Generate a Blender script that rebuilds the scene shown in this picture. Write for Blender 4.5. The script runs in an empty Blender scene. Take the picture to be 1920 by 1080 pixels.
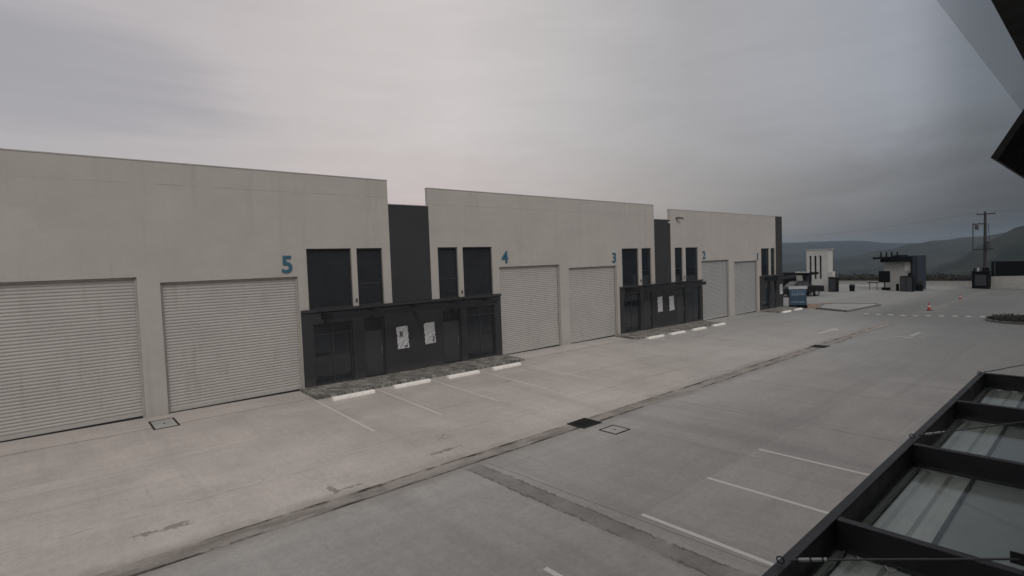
import bpy, bmesh, math, random
from math import radians as R, sin, cos, pi
from mathutils import Vector, Matrix, noise as mnoise
random.seed(7)
S = bpy.context.scene
C = S.collection

# ------------------------------------------------------------------ helpers
def g(x, y):
    """height of the concrete yard: falls 1 % along the row, 3 % from the row to the gutter"""
    z = -4.404 - 0.0102 * x
    if y > 11.2: z += 0.03 * (min(y, 21.0) - 20.0)
    elif y > 10.45: z += 0.03 * (11.2 - 20.0) - 0.035 * (11.2 - y) / 0.75
    elif y > 9.7: z += 0.03 * (11.2 - 20.0) - 0.035 * (y - 9.7) / 0.75
    else: z += 0.03 * (11.2 - 20.0)
    return z

class MB:
    def __init__(s): s.v = []; s.f = []
    def quad(s, *p):
        n = len(s.v); s.v += [tuple(q) for q in p]; s.f.append(tuple(range(n, n + len(p)))); return s
    def box(s, x0, y0, z0, x1, y1, z1):
        n = len(s.v)
        s.v += [(x0,y0,z0),(x1,y0,z0),(x1,y1,z0),(x0,y1,z0),(x0,y0,z1),(x1,y0,z1),(x1,y1,z1),(x0,y1,z1)]
        s.f += [tuple(n+i for i in q) for q in ((0,3,2,1),(4,5,6,7),(0,1,5,4),(1,2,6,5),(2,3,7,6),(3,0,4,7))]
        return s
    def obox(s, c, ax, ay, az):
        """box from centre and three half-axis vectors"""
        c, ax, ay, az = map(Vector, (c, ax, ay, az)); n = len(s.v)
        for k in (-1, 1):
            for a, b in ((-1,-1),(1,-1),(1,1),(-1,1)): s.v.append(tuple(c + a*ax + b*ay + k*az))
        s.f += [tuple(n+i for i in q) for q in ((0,3,2,1),(4,5,6,7),(0,1,5,4),(1,2,6,5),(2,3,7,6),(3,0,4,7))]
        return s
    def tube(s, p, q, r, r2=None, n=8, caps=True):
        p, q = Vector(p), Vector(q); r2 = r if r2 is None else r2
        d = (q - p).normalized(); u = d.orthogonal().normalized(); w = d.cross(u); b = len(s.v)
        for c, rr in ((p, r), (q, r2)):
            for k in range(n):
                a = 2*pi*k/n; s.v.append(tuple(c + rr*(cos(a)*u + sin(a)*w)))
        for k in range(n): s.f.append((b+k, b+(k+1) % n, b+n+(k+1) % n, b+n+k))
        if caps: s.f.append(tuple(b+n-1-k for k in range(n))); s.f.append(tuple(b+n+k for k in range(n)))
        return s
    def torus(s, c, rad, r, axis='z', n=14, m=6, a0=0, a1=2*pi):
        b = len(s.v); c = Vector(c)
        for i in range(n):
            a = a0 + (a1-a0)*i/n
            for j in range(m):
                t = 2*pi*j/m; q = (rad + r*cos(t)); x, y, z = q*cos(a), q*sin(a), r*sin(t)
                s.v.append(tuple(c + Vector({'z':(x,y,z),'y':(x,z,y),'x':(z,x,y)}[axis])))
        for i in range(n):
            for j in range(m):
                s.f.append((b+i*m+j, b+((i+1) % n)*m+j, b+((i+1) % n)*m+(j+1) % m, b+i*m+(j+1) % m))
        return s
    def prism(s, pts, a, b, axis='y'):
        """polygon (in the two other axes) extruded from a to b along axis"""
        n = len(s.v); m = len(pts)
        for k in (a, b):
            for u, w in pts: s.v.append({'y':(u,k,w),'x':(k,u,w),'z':(u,w,k)}[axis])
        s.f.append(tuple(n+i for i in range(m))); s.f.append(tuple(n+m+m-1-i for i in range(m)))
        for i in range(m): s.f.append((n+i, n+m+i, n+m+(i+1) % m, n+(i+1) % m))
        return s
    def build(s, name, mat, parent=None, bevel=0, smooth=False, loc=None):
        me = bpy.data.meshes.new(name)
        off = Vector(loc) if loc else Vector()
        me.from_pydata([tuple(Vector(v) - off) for v in s.v], [], s.f)
        bm = bmesh.new(); bm.from_mesh(me); bmesh.ops.recalc_face_normals(bm, faces=bm.faces)
        if bevel: bmesh.ops.bevel(bm, geom=bm.edges[:], offset=bevel, segments=2, affect='EDGES', profile=0.5, clamp_overlap=True)
        bm.to_mesh(me); bm.free()
        if smooth:
            for p in me.polygons: p.use_smooth = True
        me.materials.append(mat)
        o = bpy.data.objects.new(name, me); C.objects.link(o)
        o.location = off
        if parent: o.parent = parent; o.matrix_parent_inverse = Matrix.Translation(-world_loc(parent))
        return o

def world_loc(o):
    v = Vector(o.location)
    while o.parent:
        v = v + o.matrix_parent_inverse.translation if False else v
        break
    return v if not o.parent else Vector(WL.get(o.name, v))
WL = {}

def thing(name, label, cat, loc=(0,0,0), group=None):
    o = bpy.data.objects.new(name, None); C.objects.link(o); o.location = loc
    o.empty_display_size = .3
    tag(o, label, cat, group); return o
def tag(o, label=None, cat=None, group=None, kind=None):
    if label: o['label'] = label
    if cat: o['category'] = cat
    if group: o['group'] = group
    if kind: o['kind'] = kind
    return o
def struct(o): o['kind'] = 'structure'; return o
# parts are always built in world coordinates: a part of a moved Empty gets the inverse translation of its chain
def part(mb, name, mat, parent, **k):
    o = mb.build(name, mat, None, **k)
    o.parent = parent
    chain = Vector(); q = parent
    M = Matrix.Identity(4)
    lst = []
    while q: lst.append(q); q = q.parent
    for q in reversed(lst): M = M @ q.matrix_parent_inverse @ Matrix.Translation(q.location)
    o.matrix_parent_inverse = M.inverted()
    return o
def copy_thing(root, loc, label, group=None):
    r = root.copy(); C.objects.link(r); r.location = loc; r['label'] = label
    if group: r['group'] = group
    for ch in root.children:
        c = ch.copy(); C.objects.link(c); c.parent = r
        for s in ch.children:
            d = s.copy(); C.objects.link(d); d.parent = c
    return r

def grid_wall(mb, xs, zs, solid, y0, y1):
    """wall in the XZ plane with openings: outer faces only"""
    nx, nz = len(xs)-1, len(zs)-1
    def sol(i, k): return 0 <= i < nx and 0 <= k < nz and solid((xs[i]+xs[i+1])/2, (zs[k]+zs[k+1])/2)
    for i in range(nx):
        for k in range(nz):
            if not sol(i, k): continue
            a, b, c, d = xs[i], xs[i+1], zs[k], zs[k+1]
            mb.quad((a,y0,c),(b,y0,c),(b,y0,d),(a,y0,d)); mb.quad((b,y1,c),(a,y1,c),(a,y1,d),(b,y1,d))
            if not sol(i-1,k): mb.quad((a,y1,c),(a,y0,c),(a,y0,d),(a,y1,d))
            if not sol(i+1,k): mb.quad((b,y0,c),(b,y1,c),(b,y1,d),(b,y0,d))
            if not sol(i,k-1): mb.quad((a,y1,c),(b,y1,c),(b,y0,c),(a,y0,c))
            if not sol(i,k+1): mb.quad((a,y0,d),(b,y0,d),(b,y1,d),(a,y1,d))
    return mb
def holed_wall(x0, x1, z0, z1, holes, y0, y1):
    xs = sorted({x0, x1, *[h[0] for h in holes], *[h[2] for h in holes]})
    zs = sorted({z0, z1, *[h[1] for h in holes], *[h[3] for h in holes]})
    return grid_wall(MB(), xs, zs, lambda x, z: not any(h[0] < x < h[2] and h[1] < z < h[3] for h in holes), y0, y1)

# ------------------------------------------------------------------ node helper
class NT:
    def __init__(s, tree): s.t = tree
    def n(s, typ, **k):
        nd = s.t.nodes.new(typ)
        for a, b in k.items(): setattr(nd, a, b)
        return nd
    def put(s, sock, v):
        if isinstance(v, bpy.types.NodeSocket): s.t.links.new(v, sock)
        else: sock.default_value = v
    def m(s, op, a, b=None, c=None, clamp=False):
        nd = s.n('ShaderNodeMath', operation=op); nd.use_clamp = clamp
        s.put(nd.inputs[0], a)
        if b is not None: s.put(nd.inputs[1], b)
        if c is not None: s.put(nd.inputs[2], c)
        return nd.outputs[0]
    def ss(s, x, a, b):
        nd = s.n('ShaderNodeMapRange', interpolation_type='SMOOTHSTEP'); s.put(nd.inputs[0], x)
        nd.inputs[1].default_value = a; nd.inputs[2].default_value = b
        return nd.outputs[0]
    def rng(s, x, a, b, c, d):
        nd = s.n('ShaderNodeMapRange'); s.put(nd.inputs[0], x)
        for i, v in enumerate((a, b, c, d)): nd.inputs[i+1].default_value = v
        return nd.outputs[0]
    def noise(s, vec, scale, detail=4, rough=.55, dist=0):
        nd = s.n('ShaderNodeTexNoise'); s.put(nd.inputs['Vector'], vec)
        nd.inputs['Scale'].default_value = scale; nd.inputs['Detail'].default_value = detail
        nd.inputs['Roughness'].default_value = rough; nd.inputs['Distortion'].default_value = dist
        return nd.outputs[0]
    def mapv(s, vec, scale=(1,1,1), loc=(0,0,0), rot=(0,0,0)):
        nd = s.n('ShaderNodeMapping'); s.put(nd.inputs[0], vec)
        nd.inputs['Scale'].default_value = scale; nd.inputs['Location'].default_value = loc; nd.inputs['Rotation'].default_value = rot
        return nd.outputs[0]
    def mix(s, f, a, b, blend='MIX'):
        nd = s.n('ShaderNodeMix', data_type='RGBA', blend_type=blend)
        s.put(nd.inputs[0], f); s.put(nd.inputs[6], a if isinstance(a, bpy.types.NodeSocket) else (*a, 1)[:4])
        s.put(nd.inputs[7], b if isinstance(b, bpy.types.NodeSocket) else (*b, 1)[:4])
        return nd.outputs[2]
    def scale(s, col, f):
        nd = s.n('ShaderNodeVectorMath', operation='SCALE'); s.put(nd.inputs[0], col); s.put(nd.inputs['Scale'], f); return nd.outputs[0]
    def sep(s, v):
        nd = s.n('ShaderNodeSeparateXYZ'); s.put(nd.inputs[0], v); return nd.outputs
    def ramp(s, f, stops):
        nd = s.n('ShaderNodeValToRGB'); s.put(nd.inputs[0], f); e = nd.color_ramp.elements
        while len(e) < len(stops): e.new(.5)
        for q, (p, c) in zip(e, stops): q.position = p; q.color = (*c, 1)
        return nd.outputs[0]
    def bump(s, h, strength=.3, dist=.02):
        nd = s.n('ShaderNodeBump'); s.put(nd.inputs['Height'], h)
        nd.inputs['Strength'].default_value = strength; nd.inputs['Distance'].default_value = dist
        return nd.outputs[0]

def new_mat(name):
    m = bpy.data.materials.new(name); m.use_nodes = True
    t = NT(m.node_tree); b = m.node_tree.nodes['Principled BSDF']
    return m, t, b
def simple(name, col, rough=.6, metal=0, var=.12, scale=6, spec=.5, bump=0, dirt=0):
    """paint / metal / plastic with mottling and a little grime"""
    m, t, b = new_mat(name)
    co = t.n('ShaderNodeTexCoord').outputs['Object']
    n1 = t.noise(co, scale, 5); n2 = t.noise(co, scale*9, 3)
    f = t.m('ADD', t.rng(n1, .3, .7, 1-var, 1+var), t.rng(n2, .3, .7, -var*.4, var*.4))
    c = t.scale((*col,), f) if False else None
    nd = t.n('ShaderNodeVectorMath', operation='SCALE'); nd.inputs[0].default_value = col; t.put(nd.inputs['Scale'], f)
    c = nd.outputs[0]
    if dirt:
        st = t.ss(t.noise(t.mapv(co, (3, 3, .35)), 1.6, 6, .65), .52, .72)
        c = t.mix(t.m('MULTIPLY', st, dirt), c, (col[0]*.55, col[1]*.52, col[2]*.48))
    t.put(b.inputs['Base Color'], c)
    t.put(b.inputs['Roughness'], t.rng(n1, .3, .7, max(0, rough-.08), min(1, rough+.08)))
    b.inputs['Metallic'].default_value = metal; b.inputs['Specular IOR Level'].default_value = spec
    if bump: t.put(b.inputs['Normal'], t.bump(n2, bump, .01))
    return m

# ------------------------------------------------------------------ materials
JX = [-6.2, 15.9, 20.45, 29.2, 37.5, 46.0, 55, 64, 73, 82, 91]
def mat_yard():
    m, t, b = new_mat('yard_concrete')
    co = t.n('ShaderNodeTexCoord').outputs['Object']
    x, y, z = t.sep(co)
    big = t.noise(co, .16, 5, .6); mid = t.noise(co, .7, 6, .6, .4); fine = t.noise(co, 9, 5, .7)
    broom = t.noise(t.mapv(co, (2.6, .16, 1)), 3.2, 4, .65)
    broomx = t.noise(t.mapv(co, (.10, 1.5, 1)), 2.2, 5, .62)
    base = t.mix(t.ss(big, .35, .65), (.475, .427, .397), (.415, .375, .35))
    # the lane beyond the gutter is coloured cooler and darker, imitating dimming through glass
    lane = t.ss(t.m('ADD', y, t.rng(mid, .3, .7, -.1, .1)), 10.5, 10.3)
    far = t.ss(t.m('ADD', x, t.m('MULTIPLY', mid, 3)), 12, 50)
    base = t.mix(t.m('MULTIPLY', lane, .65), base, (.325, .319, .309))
    base = t.mix(t.m('MULTIPLY', far, .8), base, (.275, .282, .28))  # far end toned down likewise, window dimming put into the colour
    plaza = t.mix(t.ss(t.m('ADD', y, t.m('MULTIPLY', mid, 3)), 17.5, 13.5), (.215, .217, .212), (.112, .116, .114))  # plaza painted darkest to the right, where the window glass dims most
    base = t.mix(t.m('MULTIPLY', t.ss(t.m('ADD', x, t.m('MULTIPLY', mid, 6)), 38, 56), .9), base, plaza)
    f = t.rng(mid, .3, .7, .90, 1.09)
    f = t.m('MULTIPLY', f, t.rng(broom, .3, .7, .97, 1.03))
    f = t.m('MULTIPLY', f, t.rng(broomx, .3, .7, .95, 1.04))
    grain = t.noise(co, 34, 4, .8)
    f = t.m('MULTIPLY', f, t.rng(fine, .3, .7, .90, 1.085)); f = t.m('MULTIPLY', f, t.rng(grain, .3, .7, .88, 1.10))
    f = t.m('MULTIPLY', f, t.rng(t.ss(t.noise(co, 4.5, 4, .85), .63, .72), 0, 1, 1, .78))
    f = t.m('MULTIPLY', f, t.rng(t.ss(t.noise(t.mapv(co, (3.2, .5, 1)), 1.5, 5, .75), .60, .75), 0, 1, 1, .86))
    f = t.m('MULTIPLY', f, t.rng(t.ss(y, 18.70, 18.74), 0, 1, 1, 1.07))
    # slab to slab differences
    cell = t.n('ShaderNodeCombineXYZ')
    t.put(cell.inputs[0], t.m('FLOOR', t.m('DIVIDE', t.m('ADD', x, 1.1), 8.55)))
    t.put(cell.inputs[1], t.m('FLOOR', t.m('DIVIDE', t.m('SUBTRACT', y, 10.45), 4.6)))
    wn = t.n('ShaderNodeTexWhiteNoise'); t.put(wn.inputs[0], cell.outputs[0])
    f = t.m('MULTIPLY', f, t.rng(wn.outputs[0], 0, 1, .94, 1.05))
    col = t.scale(base, f)
    wob = t.rng(t.noise(co, 1.3, 5, .7), .25, .75, -.09, .09)
    brk = t.noise(co, 1.1, 5, .75)
    def line(c, p, w, dark, lo=.42, hi=.6, wb=1.):
        nonlocal col
        d = t.m('ABSOLUTE', t.m('SUBTRACT', t.m('ADD', c, t.m('MULTIPLY', wob, wb)), p))
        k = t.m('MULTIPLY', t.ss(d, w, w*.35), t.ss(brk, lo, hi))
        col = t.mix(t.m('MULTIPLY', k, dark), col, (.12, .105, .09))
    # seams across the lane
    for p in JX:
        line(t.m('ADD', x, t.m('MULTIPLY', y, .004)), p, .035, .55, .35, .55, .25)
    # dirty band that follows the seam at 7.4 towards the near building
    near = t.ss(y, 10.2, 9.9)
    d = t.m('ABSOLUTE', t.m('SUBTRACT', t.m('ADD', x, t.m('ADD', t.m('MULTIPLY', wob, .45), t.rng(fine, .3, .7, -.05, .05))), 7.45))
    band = t.m('MULTIPLY', t.m('MULTIPLY', t.ss(d, .27, .17), near), t.rng(brk, .35, .62, .35, 1))
    col = t.mix(t.m('MULTIPLY', band, .75), col, (.15, .138, .13))
    de = t.m('ABSOLUTE', t.m('SUBTRACT', d, .2))
    col = t.mix(t.m('MULTIPLY', t.m('MULTIPLY', t.ss(de, .035, .01), near), t.m('MULTIPLY', t.ss(brk, .4, .55), .7)), col, (.085, .075, .068))
    dl = t.m('ABSOLUTE', t.m('SUBTRACT', t.m('ADD', t.m('ADD', x, t.m('MULTIPLY', y, .03)), t.m('MULTIPLY', wob, .15)), 8.15))
    col = t.mix(t.m('MULTIPLY', t.m('MULTIPLY', t.ss(dl, .022, .008), near), .6), col, (.12, .105, .09))
    d2 = t.m('ABSOLUTE', t.m('SUBTRACT', t.m('ADD', x, wob), 5.2))
    band2 = t.m('MULTIPLY', t.m('MULTIPLY', t.ss(d2, .55, .1), near), t.ss(mid, .42, .62))
    col = t.mix(t.m('MULTIPLY', band2, .35), col, (.2, .19, .18))
    for p in (12.55, 15.9): line(y, p, .03, .35, .4, .6, .6)
    line(y, 18.72, .035, .8, .30, .5, .5)       # edge of the apron along the row
    # gutter silt creeping out on both sides
    gd = t.m('ABSOLUTE', t.m('SUBTRACT', t.m('ADD', y, t.m('MULTIPLY', wob, 2.5)), 10.45))
    silt = t.m('MULTIPLY', t.ss(gd, .75, .22), t.ss(mid, .36, .6))
    col = t.mix(t.m('MULTIPLY', silt, .5), col, (.2, .18, .16))
    # tyre scuffs drawn out along the lane, faint and wide
    sc = t.noise(t.mapv(co, (.05, 1.1, 1), rot=(0, 0, .06)), 1.7, 4, .6)
    col = t.mix(t.m('MULTIPLY', t.ss(sc, .56, .72), .25), col, (.2, .195, .19))
    # streaks across the lane (washed cement)
    sx = t.noise(t.mapv(co, (1.0, .07, 1)), 1.0, 5, .6)
    col = t.mix(t.m('MULTIPLY', t.ss(sx, .52, .72), t.rng(lane, 0, 1, .20, .42)), col, (.22, .215, .21))
    # small oil and rust spots
    vor = t.n('ShaderNodeTexVoronoi'); t.put(vor.inputs['Vector'], t.mapv(co, (.7, 1, 1))); vor.inputs['Scale'].default_value = .42
    sp = t.m('MULTIPLY', t.ss(t.m('ADD', vor.outputs['Distance'], t.rng(fine, .3, .7, -.07, .07)), .11, .05), t.ss(big, .5, .6))
    col = t.mix(t.m('MULTIPLY', sp, .5), col, (.14, .12, .11))
    for (sxp, syp, ax, ay) in ((1.25, 11.65, .22, .10), (1.75, 11.6, .30, .13), (4.55, 11.15, .10, .24), (4.9, 11.0, .3, .06), (7.6, 11.4, .5, .08)):
        dx = t.m('DIVIDE', t.m('SUBTRACT', x, sxp), ax); dy = t.m('DIVIDE', t.m('SUBTRACT', y, syp), ay)
        q = t.m('ADD', t.m('ADD', t.m('MULTIPLY', dx, dx), t.m('MULTIPLY', dy, dy)), t.rng(fine, .3, .7, -.9, .9))
        col = t.mix(t.m('MULTIPLY', t.ss(q, 1.1, .3), .62), col, (.13, .115, .10))
    t.put(b.inputs['Base Color'], col)
    t.put(b.inputs['Roughness'], t.rng(mid, .3, .7, .62, .82))
    b.inputs['Specular IOR Level'].default_value = .35
    t.put(b.inputs['Normal'], t.bump(t.m('ADD', fine, t.m('MULTIPLY', broom, .3)), .10, .01))
    return m
def mat_gutter():
    m, t, b = new_mat('gutter_concrete')
    co = t.n('ShaderNodeTexCoord').outputs['Object']; x, y, z = t.sep(co)
    n1 = t.noise(t.mapv(co, (.35, 1.3, 1)), 2.2, 6, .68); n2 = t.noise(co, 1.0, 5, .6); n3 = t.noise(co, 12, 4, .7)
    col = t.mix(t.ss(n1, .38, .66), (.315, .285, .262), (.20, .178, .162))
    col = t.mix(t.m('MULTIPLY', t.ss(n2, .55, .7), .5), col, (.16, .148, .135))
    ed = t.m('ABSOLUTE', t.m('SUBTRACT', t.m('ADD', y, t.rng(n2, .3, .7, -.06, .06)), 10.45))
    e = t.m('MULTIPLY', t.ss(ed, .15, .22), t.ss(t.noise(t.mapv(co, (.5, 1, 1)), 1.7, 5, .75), .43, .58))
    col = t.mix(e, col, (.055, .045, .038))
    col = t.scale(col, t.rng(n3, .3, .7, .9, 1.1))
    t.put(b.inputs['Base Color'], col); b.inputs['Roughness'].default_value = .8
    b.inputs['Specular IOR Level'].default_value = .25
    t.put(b.inputs['Normal'], t.bump(n3, .25, .01))
    return m
def mat_wall(name, col, joints=(), vj=()):
    m, t, b = new_mat(name)
    co = t.n('ShaderNodeTexCoord').outputs['Object']; x, y, z = t.sep(co)
    n1 = t.noise(co, .5, 5, .6); n2 = t.noise(co, 14, 4, .65); st = t.noise(t.mapv(co, (2.2, 1, .12)), 1.1, 5, .65)
    tro = t.noise(t.mapv(co, (.7, 1, 1.2)), 1.9, 6, .62, .6)
    f = t.m('MULTIPLY', t.rng(n1, .3, .7, .95, 1.05), t.rng(n2, .3, .7, .97, 1.03))
    f = t.m('MULTIPLY', f, t.rng(tro, .3, .7, .965, 1.035))
    nd = t.n('ShaderNodeVectorMath', operation='SCALE'); nd.inputs[0].default_value = col; t.put(nd.inputs['Scale'], f); c = nd.outputs[0]
    c = t.mix(t.m('MULTIPLY', t.ss(st, .5, .72), .22), c, tuple(q*.55 for q in col))
    # splash dirt just above the yard
    sp = t.m('MULTIPLY', t.ss(t.m('ADD', z, t.m('MULTIPLY', x, .0102)), -3.9, -4.6), t.ss(n2, .35, .6))
    c = t.mix(t.m('MULTIPLY', sp, .4), c, (.2, .18, .15))
    for p in joints:
        d = t.m('ABSOLUTE', t.m('SUBTRACT', t.m('ADD', z, t.rng(n1, .3, .7, -.012, .012)), p))
        c = t.mix(t.m('MULTIPLY', t.m('MULTIPLY', t.ss(d, .022, .008), t.ss(tro, .35, .6)), .4), c, tuple(q*.45 for q in col))
    for p in vj:
        d = t.m('ABSOLUTE', t.m('SUBTRACT', x, p))
        c = t.mix(t.m('MULTIPLY', t.ss(d, .02, .008), .22), c, tuple(q*.5 for q in col))
    t.put(b.inputs['Base Color'], c); b.inputs['Roughness'].default_value = .85; b.inputs['Specular IOR Level'].default_value = .25
    t.put(b.inputs['Normal'], t.bump(t.m('ADD', n2, tro), .10, .01))
    return m
def mat_pavers():
    m, t, b = new_mat('dark_pavers')
    co = t.n('ShaderNodeTexCoord').outputs['Object']
    br = t.n('ShaderNodeTexBrick'); t.put(br.inputs['Vector'], t.mapv(co, (1, 1, 1), rot=(0, 0, .785)))
    br.inputs['Color1'].default_value = (.13, .122, .114, 1); br.inputs['Color2'].default_value = (.30, .285, .262, 1)
    br.inputs['Mortar'].default_value = (.06, .056, .05, 1); br.inputs['Scale'].default_value = 1.0
    br.inputs['Brick Width'].default_value = .36; br.inputs['Row Height'].default_value = .2; br.inputs['Mortar Size'].default_value = .012
    n = t.noise(co, 3, 5, .65)
    c = t.scale(br.outputs[0], t.rng(n, .3, .7, .6, 1.4))
    c = t.mix(t.ss(t.noise(co, 1.1, 5, .7), .62, .72), c, (.34, .32, .29))
    t.put(b.inputs['Base Color'], c); b.inputs['Roughness'].default_value = .85
    t.put(b.inputs['Normal'], t.bump(br.outputs[1], -.4, .01))
    return m
def mat_glass_dark():
    m, t, b = new_mat('tinted_window_glass')
    co = t.n('ShaderNodeTexCoord').outputs['Object']
    n = t.noise(co, .8, 3, .5)
    c = t.mix(n, (.012, .0145, .018), (.024, .028, .034))
    t.put(b.inputs['Base Color'], c); b.inputs['Roughness'].default_value = .04; b.inputs['Specular IOR Level'].default_value = .7
    t.put(b.inputs['Normal'], t.bump(t.noise(co, 1.6, 2, .5), .02, .05))
    return m
def mat_clear(name, tint, refl=1.0, opacity=.0, rough=.02):
    """thin pane: transparent with a fresnel reflection and a little body tint"""
    m = bpy.data.materials.new(name); m.use_nodes = True; t = NT(m.node_tree)
    for n in list(m.node_tree.nodes): m.node_tree.nodes.remove(n)
    out = t.n('ShaderNodeOutputMaterial'); tr = t.n('ShaderNodeBsdfTransparent'); tr.inputs[0].default_value = (*tint, 1)
    gl = t.n('ShaderNodeBsdfGlossy'); gl.inputs['Roughness'].default_value = rough
    lw = t.n('ShaderNodeLayerWeight'); fr_ = t.m('MULTIPLY_ADD', t.m('POWER', lw.outputs['Facing'], 5.0), .96, .04)
    mx = t.n('ShaderNodeMixShader'); t.put(mx.inputs[0], t.m('MULTIPLY', fr_, refl, clamp=True))
    t.t.links.new(tr.outputs[0], mx.inputs[1]); t.t.links.new(gl.outputs[0], mx.inputs[2])
    df = t.n('ShaderNodeBsdfDiffuse'); df.inputs[0].default_value = (.25, .27, .27, 1)
    co = t.n('ShaderNodeTexCoord').outputs['Object']
    m2 = t.n('ShaderNodeMixShader'); t.put(m2.inputs[0], t.m('MULTIPLY', t.rng(t.noise(co, 2.2, 5, .6), .3, .7, .6, 1.4), opacity))
    t.t.links.new(mx.outputs[0], m2.inputs[1]); t.t.links.new(df.outputs[0], m2.inputs[2])
    t.t.links.new(m2.outputs[0], out.inputs[0])
    return m
def mat_terrain():
    m, t, b = new_mat('hill_vegetation')
    co = t.n('ShaderNodeTexCoord').outputs['Object']
    n1 = t.noise(co, .02, 6, .7); n2 = t.noise(co, .004, 4, .6); n3 = t.noise(co, .12, 3, .6)
    c = t.mix(t.ss(n1, .4, .6), (.013, .017, .013), (.032, .035, .027))
    c = t.mix(t.m('MULTIPLY', t.ss(n2, .5, .65), .6), c, (.045, .045, .036))
    c = t.scale(c, t.rng(n3, .3, .7, .75, 1.25))
    t.put(b.inputs['Base Color'], c); b.inputs['Roughness'].default_value = .95; b.inputs['Specular IOR Level'].default_value = .1
    return m
def mat_paint_line(name, col, wear):
    m, t, b = new_mat(name)
    co = t.n('ShaderNodeTexCoord').outputs['Object']
    n = t.noise(co, 5, 6, .7); n2 = t.noise(co, 22, 3, .7)
    k = t.m('MULTIPLY', t.ss(t.m('ADD', n, t.m('MULTIPLY', n2, .35)), .85-wear*.55, .60-wear*.55), .9)
    t.put(b.inputs['Base Color'], t.mix(k, col, (.40, .39, .365)) if wear else t.mix(n, col, tuple(q*.85 for q in col)))
    b.inputs['Roughness'].default_value = .7
    return m
def mat_leaf():
    m, t, b = new_mat('shrub_leaves')
    co = t.n('ShaderNodeTexCoord').outputs['Object']
    n = t.noise(co, .5, 5, .7)
    t.put(b.inputs['Base Color'], t.mix(t.ss(n, .35, .65), (.007, .0085, .006), (.026, .026, .017)))
    b.inputs['Roughness'].default_value = .8
    return m
def mat_soil():
    m, t, b = new_mat('reddish_soil')
    co = t.n('ShaderNodeTexCoord').outputs['Object']
    n = t.noise(co, 1.4, 6, .7)
    t.put(b.inputs['Base Color'], t.mix(t.ss(n, .35, .65), (.14, .095, .068), (.27, .19, .14)))
    b.inputs['Roughness'].default_value = .95; t.put(b.inputs['Normal'], t.bump(n, .6, .06))
    return m

WHITE = (.425, .402, .382)
M = dict(
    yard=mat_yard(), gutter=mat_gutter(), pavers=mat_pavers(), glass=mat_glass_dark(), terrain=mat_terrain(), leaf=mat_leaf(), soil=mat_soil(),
    wallA=mat_wall('pale_render_five', WHITE, (2.82,)), wallB=mat_wall('pale_render_three', WHITE, (2.64,)), wallC=mat_wall('pale_render_one', WHITE, (2.43,)),
    wallN=mat_wall('pale_render_near', WHITE),
    dark=mat_wall('charcoal_render', (.042, .0425, .046)),
    shutter=simple('shutter_steel', (.405, .388, .37), .45, 0, .05, .8, .45, dirt=.28),
    shutterC=simple('grey_shutter_steel', (.325, .328, .33), .45, 0, .05, .8, .45, dirt=.25),
    cap=simple('parapet_metal', (.36, .35, .33), .5), rubber=simple('black_rubber', (.012, .012, .012), .8),
    frame=simple('charcoal_frame', (.034, .036, .040), .45, 0, .15), doorleaf=simple('charcoal_door', (.042, .045, .051), .4, 0, .1),
    black=simple('black_painted_steel', (.010, .010, .0115), .5, 0, .25, 5, .35), beam=simple('black_steel_beam', (.017, .017, .021), .5, 0, .22, 9, .35, bump=.06),
    steel=simple('galvanised_steel', (.24, .25, .26), .4, .6), blue=simple('blue_numeral_paint', (.030, .115, .18), .5),
    stop=simple('white_kerb_paint', (.84, .81, .77), .7, 0, .10, 5, dirt=.4),
    line=mat_paint_line('parking_paint', (.64, .62, .59), .5), oldline=mat_paint_line('worn_parking_paint', (.56, .53, .50), .85),
    faint=mat_paint_line('faded_road_paint', (.40, .40, .385), .8),
    iron=simple('black_iron', (.006, .006, .006), .7), conc=simple('cast_concrete', (.36, .35, .33), .85, 0, .12, 3, .3, bump=.2),
    kerb=simple('kerb_concrete', (.15, .148, .14), .85, 0, .2, 3, .3), sheet=simple('ribbed_roof_sheet', (.52, .52, .495), .45, 0, .1, 2, .4),
    canopyglass=mat_clear('canopy_glass', (.92, .94, .93), .8, .03), reflstrip=mat_clear('reflection_strip_glass', (.88, .885, .89), .12, .02),
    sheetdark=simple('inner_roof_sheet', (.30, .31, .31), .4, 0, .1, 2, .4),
    paper=simple('wrinkled_white_sheet', (.47, .47, .49), .5, 0, .12, 18), ink=simple('dark_print', (.10, .10, .105), .6),
    boothwhite=simple('booth_render', (.33, .328, .318), .8, 0, .08, 1.5), boothdark=simple('booth_charcoal', (.006, .0065, .008), .85, 0, .12, 6, .12),
    boothblue=simple('booth_blue', (.013, .019, .034), .5), red=simple('cone_orange', (.36, .05, .04), .55), refl=simple('cone_band', (.5, .49, .47), .5),
    towerwhite=simple('tower_render', (.46, .455, .44), .8, 0, .08, 1.5),
    pad=simple('island_concrete', (.26, .258, .25), .85, 0, .12, 1.5, .3),
    wood=simple('weathered_pole', (.035, .034, .034), .85, 0, .2, 4), porcelain=simple('insulator', (.10, .09, .085), .3), tank=simple('transformer_grey', (.05, .052, .056), .5),
    carpaint=simple('black_car_paint', (.006, .006, .007), .4, 0, .1, 2, .3), tyre=simple('tyre_rubber', (.012, .012, .012), .85), rim=simple('alloy_rim', (.40, .40, .41), .3, .7),
    lamp=simple('headlamp_lens', (.55, .56, .58), .1), tail=simple('tail_lamp', (.25, .01, .01), .2),
    signblue=simple('blue_banner_print', (.028, .058, .095), .5), signlight=simple('pale_blue_print', (.13, .19, .26), .5), signwhite=simple('white_banner_print', (.42, .43, .46), .5),
)

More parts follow.
